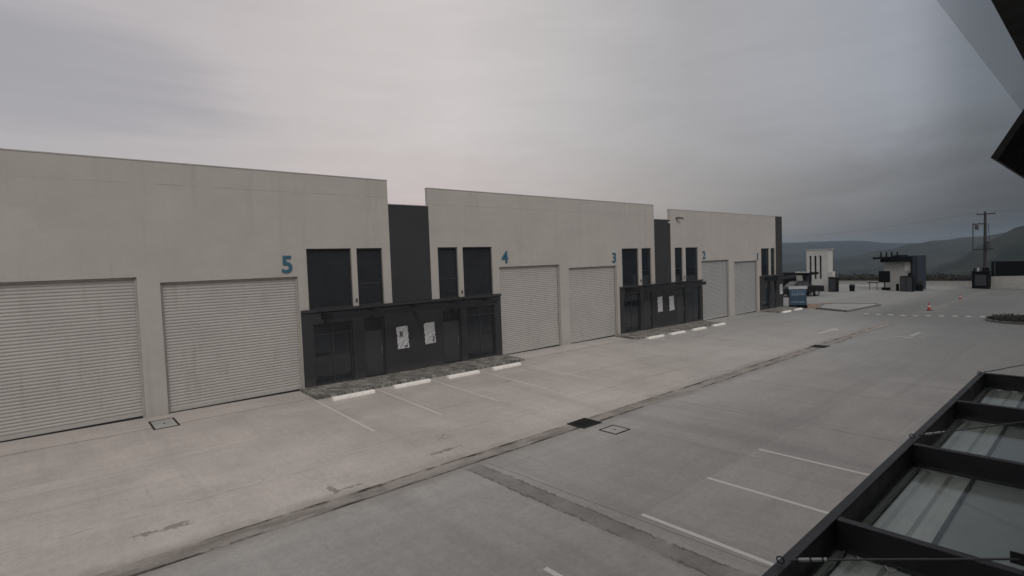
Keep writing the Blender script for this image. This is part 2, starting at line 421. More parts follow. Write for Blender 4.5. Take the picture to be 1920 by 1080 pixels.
# ------------------------------------------------------------------ ground
YS = [-60, -30, -12, 0, 3, 6, 8.5, 9.7, 10.08, 10.45, 10.82, 11.2, 12.5, 14, 16, 18, 19, 20, 21, 30, 60]
XS = [-60, -40, -20] + [x*3 for x in range(-4, 33)]
mb = MB()
for x in XS:
    for y in YS: mb.v.append((x, y, g(x, y)))
n = len(YS)
for i in range(len(XS)-1):
    for j in range(n-1): mb.f.append((i*n+j, (i+1)*n+j, (i+1)*n+j+1, i*n+j+1))
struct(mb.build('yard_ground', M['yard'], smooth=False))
def drape(mb, pts_x, pts_y, dz):
    b = len(mb.v); ny = len(pts_y)
    for x in pts_x:
        for y in pts_y: mb.v.append((x, y, g(x, y) + dz))
    for i in range(len(pts_x)-1):
        for j in range(ny-1): mb.f.append((b+i*ny+j, b+(i+1)*ny+j, b+(i+1)*ny+j+1, b+i*ny+j+1))
    return mb
def lin(a, b, k): return [a + (b-a)*i/k for i in range(k+1)]
# gutter: broken where the two inlets sit
mb = MB()
for a, b_ in ((-40, 11.47), (12.27, 30.2), (31.0, 43.5)):
    drape(mb, lin(a, b_, max(2, int((b_-a)/2))), [10.19, 10.32, 10.45, 10.58, 10.71], .004)
struct(mb.build('gutter', M['gutter']))
# painted bay lines
def flat_line(name, x0, y0, x1, y1, w, mat):
    d = Vector((x1-x0, y1-y0)); L = d.length; d /= L; p = Vector((-d.y, d.x))*w/2; mb = MB(); k = max(1, int(L/.5))
    for i in range(k):
        a = Vector((x0, y0)) + d*L*i/k; b_ = Vector((x0, y0)) + d*L*(i+1)/k
        mb.quad(*[(q.x, q.y, g(q.x, q.y)+.004) for q in (a-p, b_-p, b_+p, a+p)])
    return struct(mb.build(name, mat))
for x in (5.64, 8.18, 10.58, 13.06): flat_line('parking_line', x, 5.83, x, .9, .10, M['line'])
for x in (7.06, 9.36): flat_line('parking_line', x, 18.35, x-.05, 14.0, .07, M['oldline'])
for x in (11.66, 14.05, 16.42): flat_line('parking_line', x, 18.3, x-.05, 14.0, .065, M['oldline'])
for i in range(10):
    y = 13.3 - i*.745; x = 48.9 + i*.24
    flat_line('crosswalk_stripe', x, y, x+.6, y, .30, M['faint'])
def road_arrow(x, y, d):
    mb = MB(); 
    def q(*p): mb.quad(*[(a, b_, g(a, b_)+.004) for a, b_ in p])
    q((x, y-.11), (x+2.2*d, y-.11), (x+2.2*d, y+.11), (x, y+.11))
    q((x+2.2*d, y-.42), (x+3.3*d, y), (x+2.2*d, y+.42))
    struct(mb.build('road_arrow', M['faint']))
road_arrow(39.4, 7.9, -1); road_arrow(35.4, 12.1, 1)
flat_line('stop_line', 36.7, 8.75, 37.2, 7.2, .22, M['faint'])
# walkways of dark pavers in front of the entrance bays
def walkway(x0, x1):
    mb = MB(); xs = lin(x0, x1, 5); h = .10
    top = [(x, y, g(x, y)+h) for x in xs for y in (18.42, 19.99)]
    b = 0; mb.v = top[:]
    for i in range(5): mb.f.append((2*i, 2*i+2, 2*i+3, 2*i+1))
    for i in range(5):
        a, c = xs[i], xs[i+1]
        mb.quad((a,18.42,g(a,18.42)+h),(c,18.42,g(c,18.42)+h),(c,18.42,g(c,18.42)-.1),(a,18.42,g(a,18.42)-.1))
    for x in (x0, x1):
        mb.quad((x,18.42,g(x,18.42)+h),(x,19.99,g(x,19.99)+h),(x,19.99,g(x,19.99)-.1),(x,18.42,g(x,18.42)-.1))
    struct(mb.build('paved_walkway', M['pavers']))
walkway(7.14, 16.98); walkway(25.75, 35.6); walkway(45.3, 50.0)
# kerbed island left of the crossing
def outline_kerb(name, pts, h, w, matk, matf):
    mb = MB(); k = len(pts); cx = sum(p[0] for p in pts)/k; cy = sum(p[1] for p in pts)/k
    inn = [(p[0]+(cx-p[0])*w, p[1]+(cy-p[1])*w) for p in pts]
    for i in range(k):
        j = (i+1) % k; a, b_, c, d = pts[i], pts[j], inn[j], inn[i]
        mb.quad((*a, g(*a)-.05), (*b_, g(*b_)-.05), (*b_, g(*b_)+h), (*a, g(*a)+h))
        mb.quad((*a, g(*a)+h), (*b_, g(*b_)+h), (*c, g(*c)+h), (*d, g(*d)+h))
        mb.quad((*d, g(*d)+h), (*c, g(*c)+h), (*c, g(*c)-.02), (*d, g(*d)-.02))
    struct(mb.build(name + '_kerb', matk))
    mf = MB(); mf.quad(*[(*p, g(*p)+h*.7) for p in inn]); struct(mf.build(name, matf))
outline_kerb('traffic_island', [(49.5,14.75),(57.6,14.4),(58.2,14.9),(57.2,16.4),(55.5,18.6),(50.3,17.4)], .13, .10, M['kerb'], M['pad'])
isl = []
for i in range(9):
    a = pi/2*(-1) + pi*i/8; isl.append((49.3 + 2.5*sin(a), 4.2 + 2.0*cos(a)))
isl = isl + [(51.8, -8), (46.8, -8)]
outline_kerb('planted_island', isl, .14, .06, M['kerb'], M['soil'])
def leaf_mass(name, n, fn, size, mat):
    mb = MB(); rn = random.random
    for i in range(n):
        c = Vector(fn()); u = Vector((rn()-.5, rn()-.5, rn()-.5)).normalized(); w = u.orthogonal().normalized(); s = size*(.5+rn())
        mb.quad(c-u*s, c-w*s*.6, c+u*s, c+w*s*.6)
    return mb.build(name, mat)
def isl_pt():
    while True:
        x = random.uniform(46.9, 51.7); y = random.uniform(-8, 6.1)
        if y < 4.2 or ((x-49.3)/2.4)**2 + ((y-4.2)/1.9)**2 < 1: return (x, y, g(x, y) + .1 + random.random()**1.5*.17*(1+.5*mnoise.noise((x, y, 0))))
tag(leaf_mass('ground_cover', 9000, isl_pt, .07, M['leaf']), 'dark low ground cover filling the round-ended kerbed island', 'ground cover', kind='stuff')
mb = MB()
N = 26
for i in range(N+1):
    for j in range(11):
        x = 50.6 + 6.2*i/N - .9*j/10; y = 16.9 + 2.9*j/10 + .5*sin(i*.45); e = min(i, N-i, j*2, (10-j)*2)/5
        mb.v.append((x, y, g(x, y) - .03 + .12*min(1, e)*(1+.7*mnoise.noise((x*.9, y*.9, 3)))))
for i in range(N):
    for j in range(10): a = i*11+j; mb.f.append((a, a+11, a+12, a+1))
tag(mb.build('soil_patch', M['soil'], smooth=True), 'reddish bare soil patch at the end of the row below the blue banner', 'soil', kind='stuff')

# ------------------------------------------------------------------ the row of units
F = 20.0
def number(txt, x, z, h, parent):
    cu = bpy.data.curves.new('numeral', 'FONT'); cu.body = txt; cu.size = h/.70; cu.extrude = .02; cu.offset = .014*h/.6; cu.align_x = 'CENTER'
    o = bpy.data.objects.new('numeral_tmp', cu); C.objects.link(o)
    me = bpy.data.meshes.new_from_object(o.evaluated_get(bpy.context.evaluated_depsgraph_get()))
    bpy.data.objects.remove(o)
    me.transform(Matrix.Translation((x, F-.022, z)) @ Matrix.Rotation(pi/2, 4, 'X')); me.materials.clear(); me.materials.append(M['blue'])
    ob = bpy.data.objects.new('unit_number', me); C.objects.link(ob); ob.parent = parent
    ob.matrix_parent_inverse = Matrix.Translation(parent.location).inverted()
    return ob
def roller(x0, x1, zt, parent):
    yb = F + .16; zb = g((x0+x1)/2, F) + .05; p = .098; mb = MB(); prof = []
    z = zt + .02
    while z > zb + .12:
        prof += [(.004, z), (-.013, z - p*.22), (-.018, z - p*.45), (-.012, z - p*.70), (.007, z - p*.86)]; z -= p
    prof.append((0, zb+.1))
    for x in (x0-.03, x1+.03):
        for dy, zz in prof: mb.v.append((x, yb+dy, zz))
    k = len(prof)
    for i in range(k-1): mb.f.append((i, k+i, k+i+1, i+1))
    s = part(mb, 'roller_shutter', M['shutterC' if x0 > 33 else 'shutter'], parent)
    part(MB().box(x0+.002, yb-.024, zb, x1-.002, yb+.03, zb+.11), 'bottom_bar', M['shutter'], s)
    part(MB().box(x0+.002, yb-.05, zb-.35, x1-.002, yb+.04, zb-.002), 'bottom_seal', M['rubber'], s)
    for a, b_ in ((x0+.002, x0+.06), (x1-.06, x1-.002)):
        part(MB().box(a, yb-.06, zb-.3, b_, yb-.046, zt-.004), 'guide', M['cap'], s)
    part(MB().box(x0+.06, yb-.10, zb+.12+.95, x0+.064, yb-.08, zb+1.1), 'lock_box', M['rubber'], s)
    return s
def window_unit(x0, x1, z0, z1, y, parent, mull=(), trans=(), fw=.055):
    fr = MB().box(x0+.002, y-.05, z0+.002, x0+fw, y+.03, z1-.002).box(x1-fw, y-.05, z0+.002, x1-.002, y+.03, z1-.002)
    fr.box(x0+fw, y-.05, z0+.002, x1-fw, y+.03, z0+fw).box(x0+fw, y-.05, z1-fw, x1-fw, y+.03, z1-.002)
    for q in mull: fr.box(q-.03, y-.024, z0+fw, q+.03, y+.028, z1-fw)
    for q in trans: fr.box(x0+fw, y-.04, q-.025, x1-fw, y+.026, q+.025)
    f = part(fr, 'window', M['frame'], parent)
    part(MB().box(x0+fw-.01, y-.012, z0+fw-.01, x1-fw+.01, y+.012, z1-fw+.01), 'pane', M['glass'], f)
    return f
def block(x0, x1, ztop, z_body, shutters, windows, cut, label, matw, nums):
    t = thing('warehouse_block', label, 'warehouse', (x0, F, g(x0, F)), 'pale warehouse blocks of the row')
    holes = [(a, -9, b_, zt) for a, b_, zt in shutters] + windows + cut
    holes = [(max(h[0], x0), h[1], min(h[2], x1), h[3]) for h in holes]
    part(holed_wall(x0, x1, -5.4, ztop, holes, F, F+.20), 'front_wall', matw, t)
    zb = z_body
    part(MB().box(x0+.003, F+.203, -5.5, x1-.003, F+18, zb), 'body', M['wallN'], t)
    part(MB().box(x0-.012, F-.012, ztop+.002, x1+.012, F+.215, ztop+.035), 'parapet_cap', M['cap'], t)
    for a, b_, zt in shutters: roller(a, b_, zt, t)
    for (a, c, b_, d) in windows:
        w = b_-a; window_unit(a, b_, c, d, F+.13, t, mull=(), trans=(d-.62*(d-c),) if w < 1.4 else ())
    for q in nums: number(*q, t)
    return t
f54, f32, f1 = -1.514, -1.748, -1.93
z54, z32, z1 = .764, .572, .385
A = block(-7.6, 11.10, 3.506, 2.2, [(-1.88, 2.40, -.052), (3.0, 7.28, -.246)],
      [(7.64, f54, 9.40, z54), (9.62, f54, 10.74, z54)], [(7.32, -9, 11.2, f54)],
      'pale warehouse block with the large blue numeral 5, nearest of the row', M['wallA'], [('5', 6.92, -.08, .60)])
B = block(13.04, 30.16, 3.318, 2.1, [(16.96, 21.20, -.222), (21.92, 26.14, -.432)],
      [(13.44, f54, 14.52, z54), (14.80, f54, 16.54, z54), (26.70, f32, 28.38, z32), (28.72, f32, 29.76, z32)], [(12, -9, 16.92, f54), (26.38, -9, 31, f32)],
      'pale warehouse block numbered 4 and 3 in the middle of the row', M['wallB'], [('4', 17.34, -.03, .58), ('3', 25.92, -.24, .58)])
CC = block(32.04, 48.62, 3.114, 2.0, [(36.02, 40.10, -.418), (40.96, 45.0, -.602)],
      [(32.54, f32, 33.52, z32), (33.90, f32, 35.54, z32), (45.75, f1, 47.30, z1), (47.62, f1, 48.45, z1)], [(31, -9, 36.0, f32), (45.38, -9, 49, f1)],
      'pale warehouse block numbered 2 and 1 at the far end of the row', M['wallC'], [('2', 36.36, -.26, .55), ('1', 45.02, -.54, .58)])
for o, xs in ((A, (9.51,)), (B, (14.66, 28.55)), (CC, (33.7,))):
    for x in xs:
        zz = -1.28 if x < 16 else -1.46
        q = part(MB().box(x-.024, F-.05, zz-.07, x+.045, F-.002, zz+.07), 'wall_outlet', M['frame'], o, bevel=.008)
        part(MB().box(x-.028, F-.062, zz-.03, x+.028, F-.0505, zz+.03), 'outlet_cover', M['ink'], q)

def entrance(x0, x1, ztop, px0, px1, pz, openings, label, yf=F-.06):
    """charcoal ground floor shared by two units, with the pilaster above it"""
    t = thing('entrance_bay', label, 'entrance', ((x0+x1)/2, F, g((x0+x1)/2, F)), 'charcoal entrance bays between the pale blocks')
    part(holed_wall(x0, x1, -5.4, ztop, [(o[1], o[2], o[3], o[4]) for o in openings], yf, F+.196), 'front_wall', M['dark'], t)
    part(MB().box(px0+.006, F-.012, ztop+.014, px1-.006, F+.196, pz), 'pilaster', M['dark'], t)
    part(MB().box(px0+.006, F+.24, ztop-3, px1-.006, F+18, pz-.45), 'body', M['dark'], t)
    part(MB().box(px0+.008, F-.03, pz+.002, px1-.008, F+.22, pz+.03), 'pilaster_cap', M['cap'], t)
    part(MB().box(x0-.015, yf-.05, ztop-.10, x1+.015, yf-.002, ztop+.012), 'ledge', M['frame'], t)
    for o in openings:
        k, a, c, b_, d = o[:5]
        if k == 'window':
            window_unit(a, b_, c, d, F+.06, t, mull=((a+b_)/2,), trans=(d-.42,), fw=.07)
        else:
            fr = MB().box(a+.002, F-.0, c, a+.07, F+.10, d-.002).box(b_-.07, F, c, b_-.002, F+.10, d-.002).box(a+.07, F, d-.07, b_-.07, F+.10, d-.002)
            dr = part(MB().box(a+.072, F+.02, c+.03, b_-.072, F+.07, d-.55), 'door', M['doorleaf'], t)
            part(fr, 'door_frame', M['frame'], dr)
            part(MB().box(a+.075, F+.03, d-.545, b_-.075, F+.055, d-.075), 'fanlight', M['glass'], dr)
            hx = b_-.16; zc = c+1.02
            part(MB().tube((hx, F-.03, zc-.18), (hx, F-.03, zc+.18), .014).tube((hx, F-.03, zc-.15), (hx, F+.021, zc-.15), .009).tube((hx, F-.03, zc+.15), (hx, F+.021, zc+.15), .009), 'handle', M['steel'], dr)
    return t
def gz(x): return g(x, F) + .10
E1 = entrance(7.32, 16.92, f54, 11.10, 13.04, 2.54,
    [('window', 7.72, gz(8)+.02, 9.28, -2.06), ('door', 9.74, gz(10), 10.66, -2.02), ('door', 13.50, gz(14), 14.50, -2.02), ('window', 14.82, gz(15)+.02, 16.52, -2.0)],
    'charcoal entrance bay with a tall pilaster between numerals 5 and 4')
E2 = entrance(26.38, 36.0, f32, 30.16, 32.04, 2.42,
    [('window', 26.72, gz(27)+.02, 28.40, -2.2), ('door', 28.74, gz(29), 29.68, -2.2), ('door', 32.62, gz(33), 33.62, -2.2), ('window', 33.98, gz(34)+.02, 35.66, -2.2)],
    'charcoal entrance bay with a tall pilaster between numerals 3 and 2')
E3 = entrance(45.38, 49.98, f1, 48.62, 49.98, 3.14,
    [('window', 45.72, gz(46)+.02, 47.2, -2.4), ('door', 47.6, gz(48), 48.5, -2.4)],
    'narrow charcoal entrance bay at the far end beside numeral 1')

# canopies -----------------------------------------------------------
def canopy(x0, bays, pitch, y_wall, y_out, ztop, label, rods, group=None, h=.2, near=False, rodz=.45):
    x1 = x0 + bays*pitch; s = 1 if y_out > y_wall else -1; bw = .062 if near else .07
    t = thing('glass_canopy', label, 'canopy', ((x0+x1)/2, y_wall, ztop), group)
    bv = .004 if near else 0
    def yb(a, b_): return (min(a, b_), max(a, b_))
    o0, o1 = yb(y_out, y_out - s*bw)
    part(MB().box(x0, o0, ztop-h, x1, o1, ztop), 'front_beam', M['beam'], t, bevel=bv)
    w0, w1 = yb(y_wall+s*.004, y_wall + s*bw)
    part(MB().box(x0, w0, ztop-h, x1, w1, ztop), 'wall_beam', M['beam'], t, bevel=bv)
    a0, a1 = yb(y_wall + s*(bw+.002), y_out - s*(bw+.002))
    for i in range(bays+1):
        xa = x0 + i*pitch; xa0, xa1 = (xa, xa+bw) if i == 0 else ((xa-bw, xa) if i == bays else (xa-bw/2, xa+bw/2))
        part(MB().box(xa0, a0, ztop-h+.001, xa1, a1, ztop-.003), 'cross_bar', M['beam'], t, bevel=bv)
        if i < bays:
            c0 = xa + bw*.5 + .03; c1 = xa + pitch - bw*.5 - .03
            part(MB().box(c0-.01, a0+.002, ztop-h+.030, c1+.01, a1-.002, ztop-h+.040), 'glass_pane', M['canopyglass'], t)
            if near:
                # ribbed translucent sheet just under the glass, ribs along the building
                mb = MB(); prof = []; yy = a0+.47
                k = 0
                while yy < a1-.075:
                    prof += [(yy, 0), (yy+.075, 0), (yy+.09, -.024), (yy+.125, -.024), (yy+.145, 0)]; yy += .145
                prof.append((a1-.06, 0))
                b = len(mb.v)
                for x in (c0-.055, c1+.055):
                    for yv, dz in prof: mb.v.append((x, yv, ztop-h-.008+dz))
                kk = len(prof)
                for q in range(kk-1): mb.f.append((q, kk+q, kk+q+1, q+1))
                part(mb, 'ribbed_sheet', M['sheet'], t)
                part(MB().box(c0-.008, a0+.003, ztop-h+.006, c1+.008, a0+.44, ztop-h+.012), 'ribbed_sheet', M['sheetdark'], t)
                part(MB().box(c0, a0+.44, ztop-h+.004, c1, a0+.462, ztop-h+.026), 'purlin', M['beam'], t)
                part(MB().box(c0, a1-.056, ztop-h+.003, c1, a1-.046, ztop-h+.028), 'gasket', M['steel'], t)
    for xr in rods:
        a = Vector((xr, y_out - s*bw*.5, ztop+.03)); b_ = Vector((xr + (.12 if near else 0), y_wall + s*.02, ztop + rodz)); d = (b_-a).normalized()
        r = .0055 if near else .012
        rod = part(MB().tube(a + d*.05, b_, r), 'tie_rod', M['black' if not near else 'frame'], t)
        if near:
            part(MB().tube(a + d*.10, a + d*.155, .011, n=10).tube(a+d*.165, a+d*.215, .0105, n=10).tube(a+d*.225, a+d*.24, .012, n=6), 'turnbuckle', M['steel'], rod)
            part(MB().torus(a + Vector((0, 0, .0)), .019, .004, 'x'), 'eye_bolt', M['black'], rod)
            part(MB().obox(b_, (.004, 0, 0), (0, .03, 0), (0, 0, .025)), 'bracket', M['black'], rod)
    return t
GC = 'glass canopies over the entrance bays'
canopy(8.05, 4, 1.94, F-.062, 18.85, -1.66, 'thin black framed glass canopy over the doors between numerals 5 and 4', (9.9, 14.0), GC, .17)
canopy(26.85, 4, 1.92, F-.062, 18.85, -1.80, 'thin black framed glass canopy over the doors between numerals 3 and 2', (28.8, 32.7), GC, .22)
canopy(46.2, 2, 1.92, F-.062, 18.85, -2.02, 'short black framed glass canopy over the far end entrance beside numeral 1', (48.1,), GC, .24)
YW = .25
canopy(1.85, 4, 1.9, YW, 1.24, -1.70, 'large black steel framed glass canopy with ribbed panels close below the viewer', (2.95, 5.75, 9.2), GC, .2, True, .36)

# white sheets on the charcoal walls ---------------------------------------
def notice(x0, x1, z0, z1, label, seed, mark=()):
    t = thing('notice_sheet', label, 'notice', ((x0+x1)/2, F-.07, z0), 'white sheets fixed on the charcoal walls')
    rn = random.Random(seed); mb = MB(); nx, nz = 7, 11; y = F-.06
    for i in range(nx+1):
        for k in range(nz+1):
            u, v = i/nx, k/nz; ed = (i in (0, nx)) + (k in (0, nz))
            mb.v.append((x0+(x1-x0)*u + ed*rn.uniform(-.012, .012) + .04*(1-v), y - .02 - rn.random()*.035, z0+(z1-z0)*v + ed*rn.uniform(-.012, .012) + .02*u))
    for i in range(nx):
        for k in range(nz): a = i*(nz+1)+k; mb.f.append((a, a+nz+1, a+nz+2, a+1))
    part(mb, 'sheet', M['paper'], t)
    for (u0, v0, u1, v1) in mark:
        m2 = MB(); yy = y-.062
        X = lambda u: x0+(x1-x0)*u; Z = lambda v: z0+(z1-z0)*v
        k = 5
        top = [(X(u0+(u1-u0)*i/k), yy, Z(v1)+rn.uniform(-.02, .02)) for i in range(k+1)]; bot = [(X(u0+(u1-u0)*i/k), yy, Z(v0)+rn.uniform(-.02, .02)) for i in range(k+1)]
        for i in range(k): m2.quad(bot[i], bot[i+1], top[i+1], top[i])
        part(m2, 'dark_patch', M['ink'], t)
notice(11.17, 11.70, -3.46, -2.52, 'wrinkled white sheet with a dark square patch, on the wall left of another sheet', 1, ((.25,.56,.52,.78), (.6,.08,.95,.15)))
notice(12.50, 13.04, -3.42, -2.50, 'wrinkled white sheet tilted beside the door below numeral 4', 2, ((.78,.1,.93,.35),))
notice(30.2, 30.76, -3.60, -2.62, 'white sheet on the charcoal bay, the one nearer to numeral 3', 3)
notice(31.57, 32.15, -3.62, -2.66, 'white sheet on the charcoal bay, the one nearer to numeral 2', 4)
notice(49.10, 49.75, -3.70, -2.82, 'white sheet on the narrow charcoal bay behind the pickup truck', 5)

# wheel stops ----------------------------------------------------------------
def make_stop():
    t = thing('wheel_stop', 'x', 'wheel stop', (0, 0, 0), 'white wheel stops along the row')
    prof = [(-.11, 0), (-.10, .09), (-.075, .125), (.075, .125), (.10, .09), (.11, 0)]
    o = MB().prism([(p[0], p[1]) for p in prof], -.78, .78, 'x').build('concrete_bar', M['stop'], bevel=.012); o.parent = t
    for x in (-.5, .5):
        b = MB().tube((x, 0, .12), (x, 0, .132), .018).build('bolt', M['steel']); b.parent = o
    return t
st0 = make_stop(); first = True
SL = [(8.27, 17.95, 'white wheel stop nearest of four before the bay between 5 and 4'), (10.66, 17.98, 'second nearest white wheel stop before the bay between 5 and 4'),
      (13.03, 17.9, 'white wheel stop third along before the bay between 5 and 4'), (15.36, 17.88, 'white wheel stop farthest of four, close to the shutter numbered 4'),
      (27.1, 18.05, 'white wheel stop before the bay between 3 and 2, closest to shutter 3'), (29.42, 18.02, 'second white wheel stop along the bay between 3 and 2'),
      (31.96, 18.02, 'third white wheel stop along the bay between 3 and 2'), (34.7, 18.1, 'fourth white wheel stop, at the edge of shutter 2'),
      (46.05, 18.15, 'far white wheel stop before the end bay, closer to shutter 1'), (48.6, 18.2, 'farthest white wheel stop, beside the reddish soil')]
for x, y, lab in SL:
    if first: st0.location = (x, y, g(x, y)-.002); st0['label'] = lab; o = st0; first = False
    else: o = copy_thing(st0, (x, y, g(x, y)-.002), lab)
    o.rotation_euler = (0, math.atan(.0102), 0)

# drains and covers --------------------------------------------------------------
def grate(x0, x1, y0, y1, label, slant=0):
    t = thing('drain_grate', label, 'drain', ((x0+x1)/2, (y0+y1)/2, g(x0, y1)), 'black drain inlets in the gutter')
    zc = max(g(x0, y0), g(x0, y1)) + .012; k = .0102
    fr = MB()
    for a, b_, c, d in ((x0, y0, x1, y0+.03), (x0, y1-.03, x1, y1), (x0, y0+.03, x0+.03, y1-.03), (x1-.03, y0+.03, x1, y1-.03)): fr.box(a, b_, zc-.05, c, d, zc)
    part(fr, 'rim', M['iron'], t)
    b_ = MB(); n = 12
    for i in range(n):
        x = x0+.03 + (x1-x0-.06)*(i+.5)/n; b_.box(x-.013, y0+.031, zc-.024, x+.013, y1-.031, zc-.006)
    part(b_, 'bars', M['iron'], t)
    part(MB().box(x0+.004, y0+.004, zc-.09, x1-.004, y1-.004, zc-.055), 'sump', M['iron'], t)
grate(11.47, 12.27, 10.06, 10.74, 'black square drain grate in the gutter, the nearer one')
grate(30.2, 31.0, 10.06, 10.76, 'dark drain grate far along the gutter')
def cover(x0, x1, y0, y1, label):
    zc = g((x0+x1)/2, (y0+y1)/2); t = thing('access_cover', label, 'cover', ((x0+x1)/2, (y0+y1)/2, zc))
    fr = MB(); w = .05; h0, h1 = -.05, .010
    def bx(a, b_, c, d):
        n = len(fr.v)
        for hh in (h0, h1):
            for q in ((a, b_), (c, b_), (c, d), (a, d)): fr.v.append((*q, g(*q)+hh))
        fr.f.extend([tuple(n+i for i in q) for q in ((0,3,2,1),(4,5,6,7),(0,1,5,4),(1,2,6,5),(2,3,7,6),(3,0,4,7))])
    bx(x0, y0, x1, y0+w); bx(x0, y1-w, x1, y1); bx(x0, y0+w, x0+w, y1-w); bx(x1-w, y0+w, x1, y1-w)
    part(fr, 'frame', M['rubber'], t)
    fr = MB(); h1 = .008; bx(x0+w+.006, y0+w+.006, x1-w-.006, y1-w-.006); part(fr, 'lid', M['conc'], t)
    xm, ym = (x0+x1)/2, (y0+y1)/2
    part(MB().box(xm-.02, ym-.05, zc-.02, xm+.02, ym+.05, zc+.014), 'lifting_slot', M['rubber'], t)
cover(11.6, 12.27, 9.04, 9.66, 'square concrete access cover with a dark outline beside the drain grate')
cover(2.38, 3.05, 18.48, 19.5, 'concrete access cover at the foot of the pier between two shutters')

# fittings on the pilaster and parapet
t = thing('security_light', 'small floodlight at the top of the pilaster between numerals 3 and 2', 'light', (31.75, F, 2.2))
part(MB().box(31.68, F-.16, 2.19, 31.86, F-.05, 2.30), 'lamp_head', M['lamp'], t, bevel=.015); part(MB().box(31.73, F-.05, 2.22, 31.81, F-.013, 2.27), 'arm', M['black'], t)
t = thing('security_camera', 'small dark camera on a thin arm near the parapet above numeral 2', 'camera', (32.6, F, 2.55))
part(MB().box(32.75, F-.02, 2.48, 32.9, F-.002, 2.62), 'wall_plate', M['frame'], t); part(MB().tube((32.82, F-.02, 2.55), (32.82, F-.22, 2.57), .025), 'arm', M['frame'], t)
part(MB().obox((32.95, F-.24, 2.56), (.22, -.05, -.02), (.01, .05, 0), (0, 0, .055)), 'housing', M['ink'], t, bevel=.01)
part(MB().tube((33.0, F-.006, 2.545), (33.95, F-.006, 2.52), .012), 'cable', M['cap'], t)

# ------------------------------------------------------------------ our own building (the window the photo was taken from)
nb = thing('near_building', 'pale building with a wide window opening and black eave at the viewer\'s side', 'building', (0, YW, g(0, 0)))
part(holed_wall(-14, 44, -5.6, 3.6, [(-1.6, -1.42, 3.15, 1.75), (4.4, -1.2, 9.0, 1.3)], YW-.2, YW), 'front_wall', M['wallN'], nb)  # wall lengthened and raised out of view so its shadow darkens the lane
part(MB().box(-14, -16, 3.0, 44, YW-.202, 3.2), 'roof', M['conc'], nb)
part(MB().box(-14, -16.2, -5.6, 44, -16.002, 3.6), 'rear_wall', M['wallN'], nb)
part(MB().box(-13.98, -16, -1.66, 43.98, YW-.203, -1.5), 'floor_slab', M['conc'], nb)
for xx in (-14.0, 43.8): part(MB().box(xx, -15.99, -1.49, xx+.2, YW-.204, 2.99), 'side_wall', M['wallN'], nb)
q = part(MB().box(4.4, YW-.12, -1.2, 9.0, YW-.08, 1.3), 'window', M['glass'], nb)
ev = part(MB().box(-14, YW+.003, 1.365, 44, .50, 1.52), 'eave', M['iron'], nb, bevel=.006)
part(MB().box(-13.9, .503, 1.375, 43.9, .700, 1.385), 'reflection_strip', M['reflstrip'], ev)  # glass strip added to imitate a reflection in the viewer's window
part(MB().box(-14, .488, 1.522, 44, .502, 1.60), 'drip_edge', M['beam'], ev)
# sash hung open above the canopy
sw = thing('open_sash', 'black top-hung window sash standing open at the right edge', 'window', (5.0, YW, 1.15))
hy, hz, oy, oz = YW+.006, 1.182, .588, .590
d = Vector((0, oy-hy, oz-hz)); L = d.length; d.normalize(); nrm = Vector((0, -d.z, d.y)); P0 = Vector((0, hy, hz))
def bar(mb, xa, xb, s0, s1, th): mb.obox(P0 + Vector(((xa+xb)/2, 0, 0)) + d*(s0+s1)/2, ((xb-xa)/2, 0, 0), d*(s1-s0)/2, nrm*th/2); return mb
fr = MB(); bar(fr, 5.0, 7.4, L-.055, L, .04); bar(fr, 5.0, 7.4, 0, .05, .04); bar(fr, 5.0, 5.055, .05, L-.055, .04); bar(fr, 7.345, 7.4, .05, L-.055, .04)
part(fr, 'frame', M['iron'], sw)
part(bar(MB(), 5.056, 7.344, .051, L-.056, .012), 'pane', M['iron'], sw)
part(MB().tube((5.03, YW, .80), P0 + Vector((5.03, 0, 0)) + d*(L*.62), .008), 'stay_arm', M['steel'], sw)

# ------------------------------------------------------------------ far end of the yard
def cone(x, y, label, h=.72, tilt=0):
    t = thing('traffic_cone', label, 'traffic cone', (x, y, g(x, y)), 'orange traffic cones on the yard'); z = g(x, y); s = h/.72
    part(MB().box(x-.19*s, y-.19*s, z+.001, x+.19*s, y+.19*s, z+.04*s), 'base', M['rubber'], t, bevel=.01)
    def rr(u): return s*(.14-.115*u)
    part(MB().tube((x, y, z+.041*s), (x, y, z+.30*s), rr(0), rr(.38), 14).tube((x, y, z+.43*s), (x, y, z+.72*s), rr(.57), rr(1), 14), 'body', M['red'], t, smooth=False)
    part(MB().tube((x, y, z+.301*s), (x, y, z+.429*s), rr(.38)*1.02, rr(.57)*1.02, 14), 'reflective_band', M['refl'], t)
cone(55.5, 10.5, 'orange traffic cone by the dashed crossing, the nearer one', .72); cone(70.5, 10.8, 'small far traffic cone in front of the pole', .5)

# blue printed stand
x, y = 50.35, 18.85; z = g(x, y); t = thing('banner_stand', 'blue printed banner stand with a white header in front of the pickup', 'banner', (x, y, z))
u = Vector((.66, -.75, 0)).normalized(); w = Vector((-.75, -.66, 0)).normalized(); up = Vector((0, 0, 1)); c0 = Vector((x, y, z))
part(MB().obox(c0+up*.98, u*.72, w*.025, up*.80), 'panel', M['signblue'], t)
part(MB().obox(c0+up*1.80, u*.78, w*.04, up*.13), 'header', M['signwhite'], t)
for k, (a, hh) in enumerate(((1.22, .13), (.52, .07), (1.5, .05))):
    mb = MB(); rn = random.Random(k); q = -.55
    while q < .5:
        ww = rn.uniform(.08, .2); mb.obox(c0+up*(a+rn.uniform(-.02, .02))+u*(q+ww/2)+w*.03, u*ww/2, w*.004, up*hh); q += ww+rn.uniform(.03, .08)
    part(mb, 'print_band', M['signlight'], t)
part(MB().obox(c0+up*.13, u*.70, w*.22, up*.12), 'foot', M['boothdark'], t)
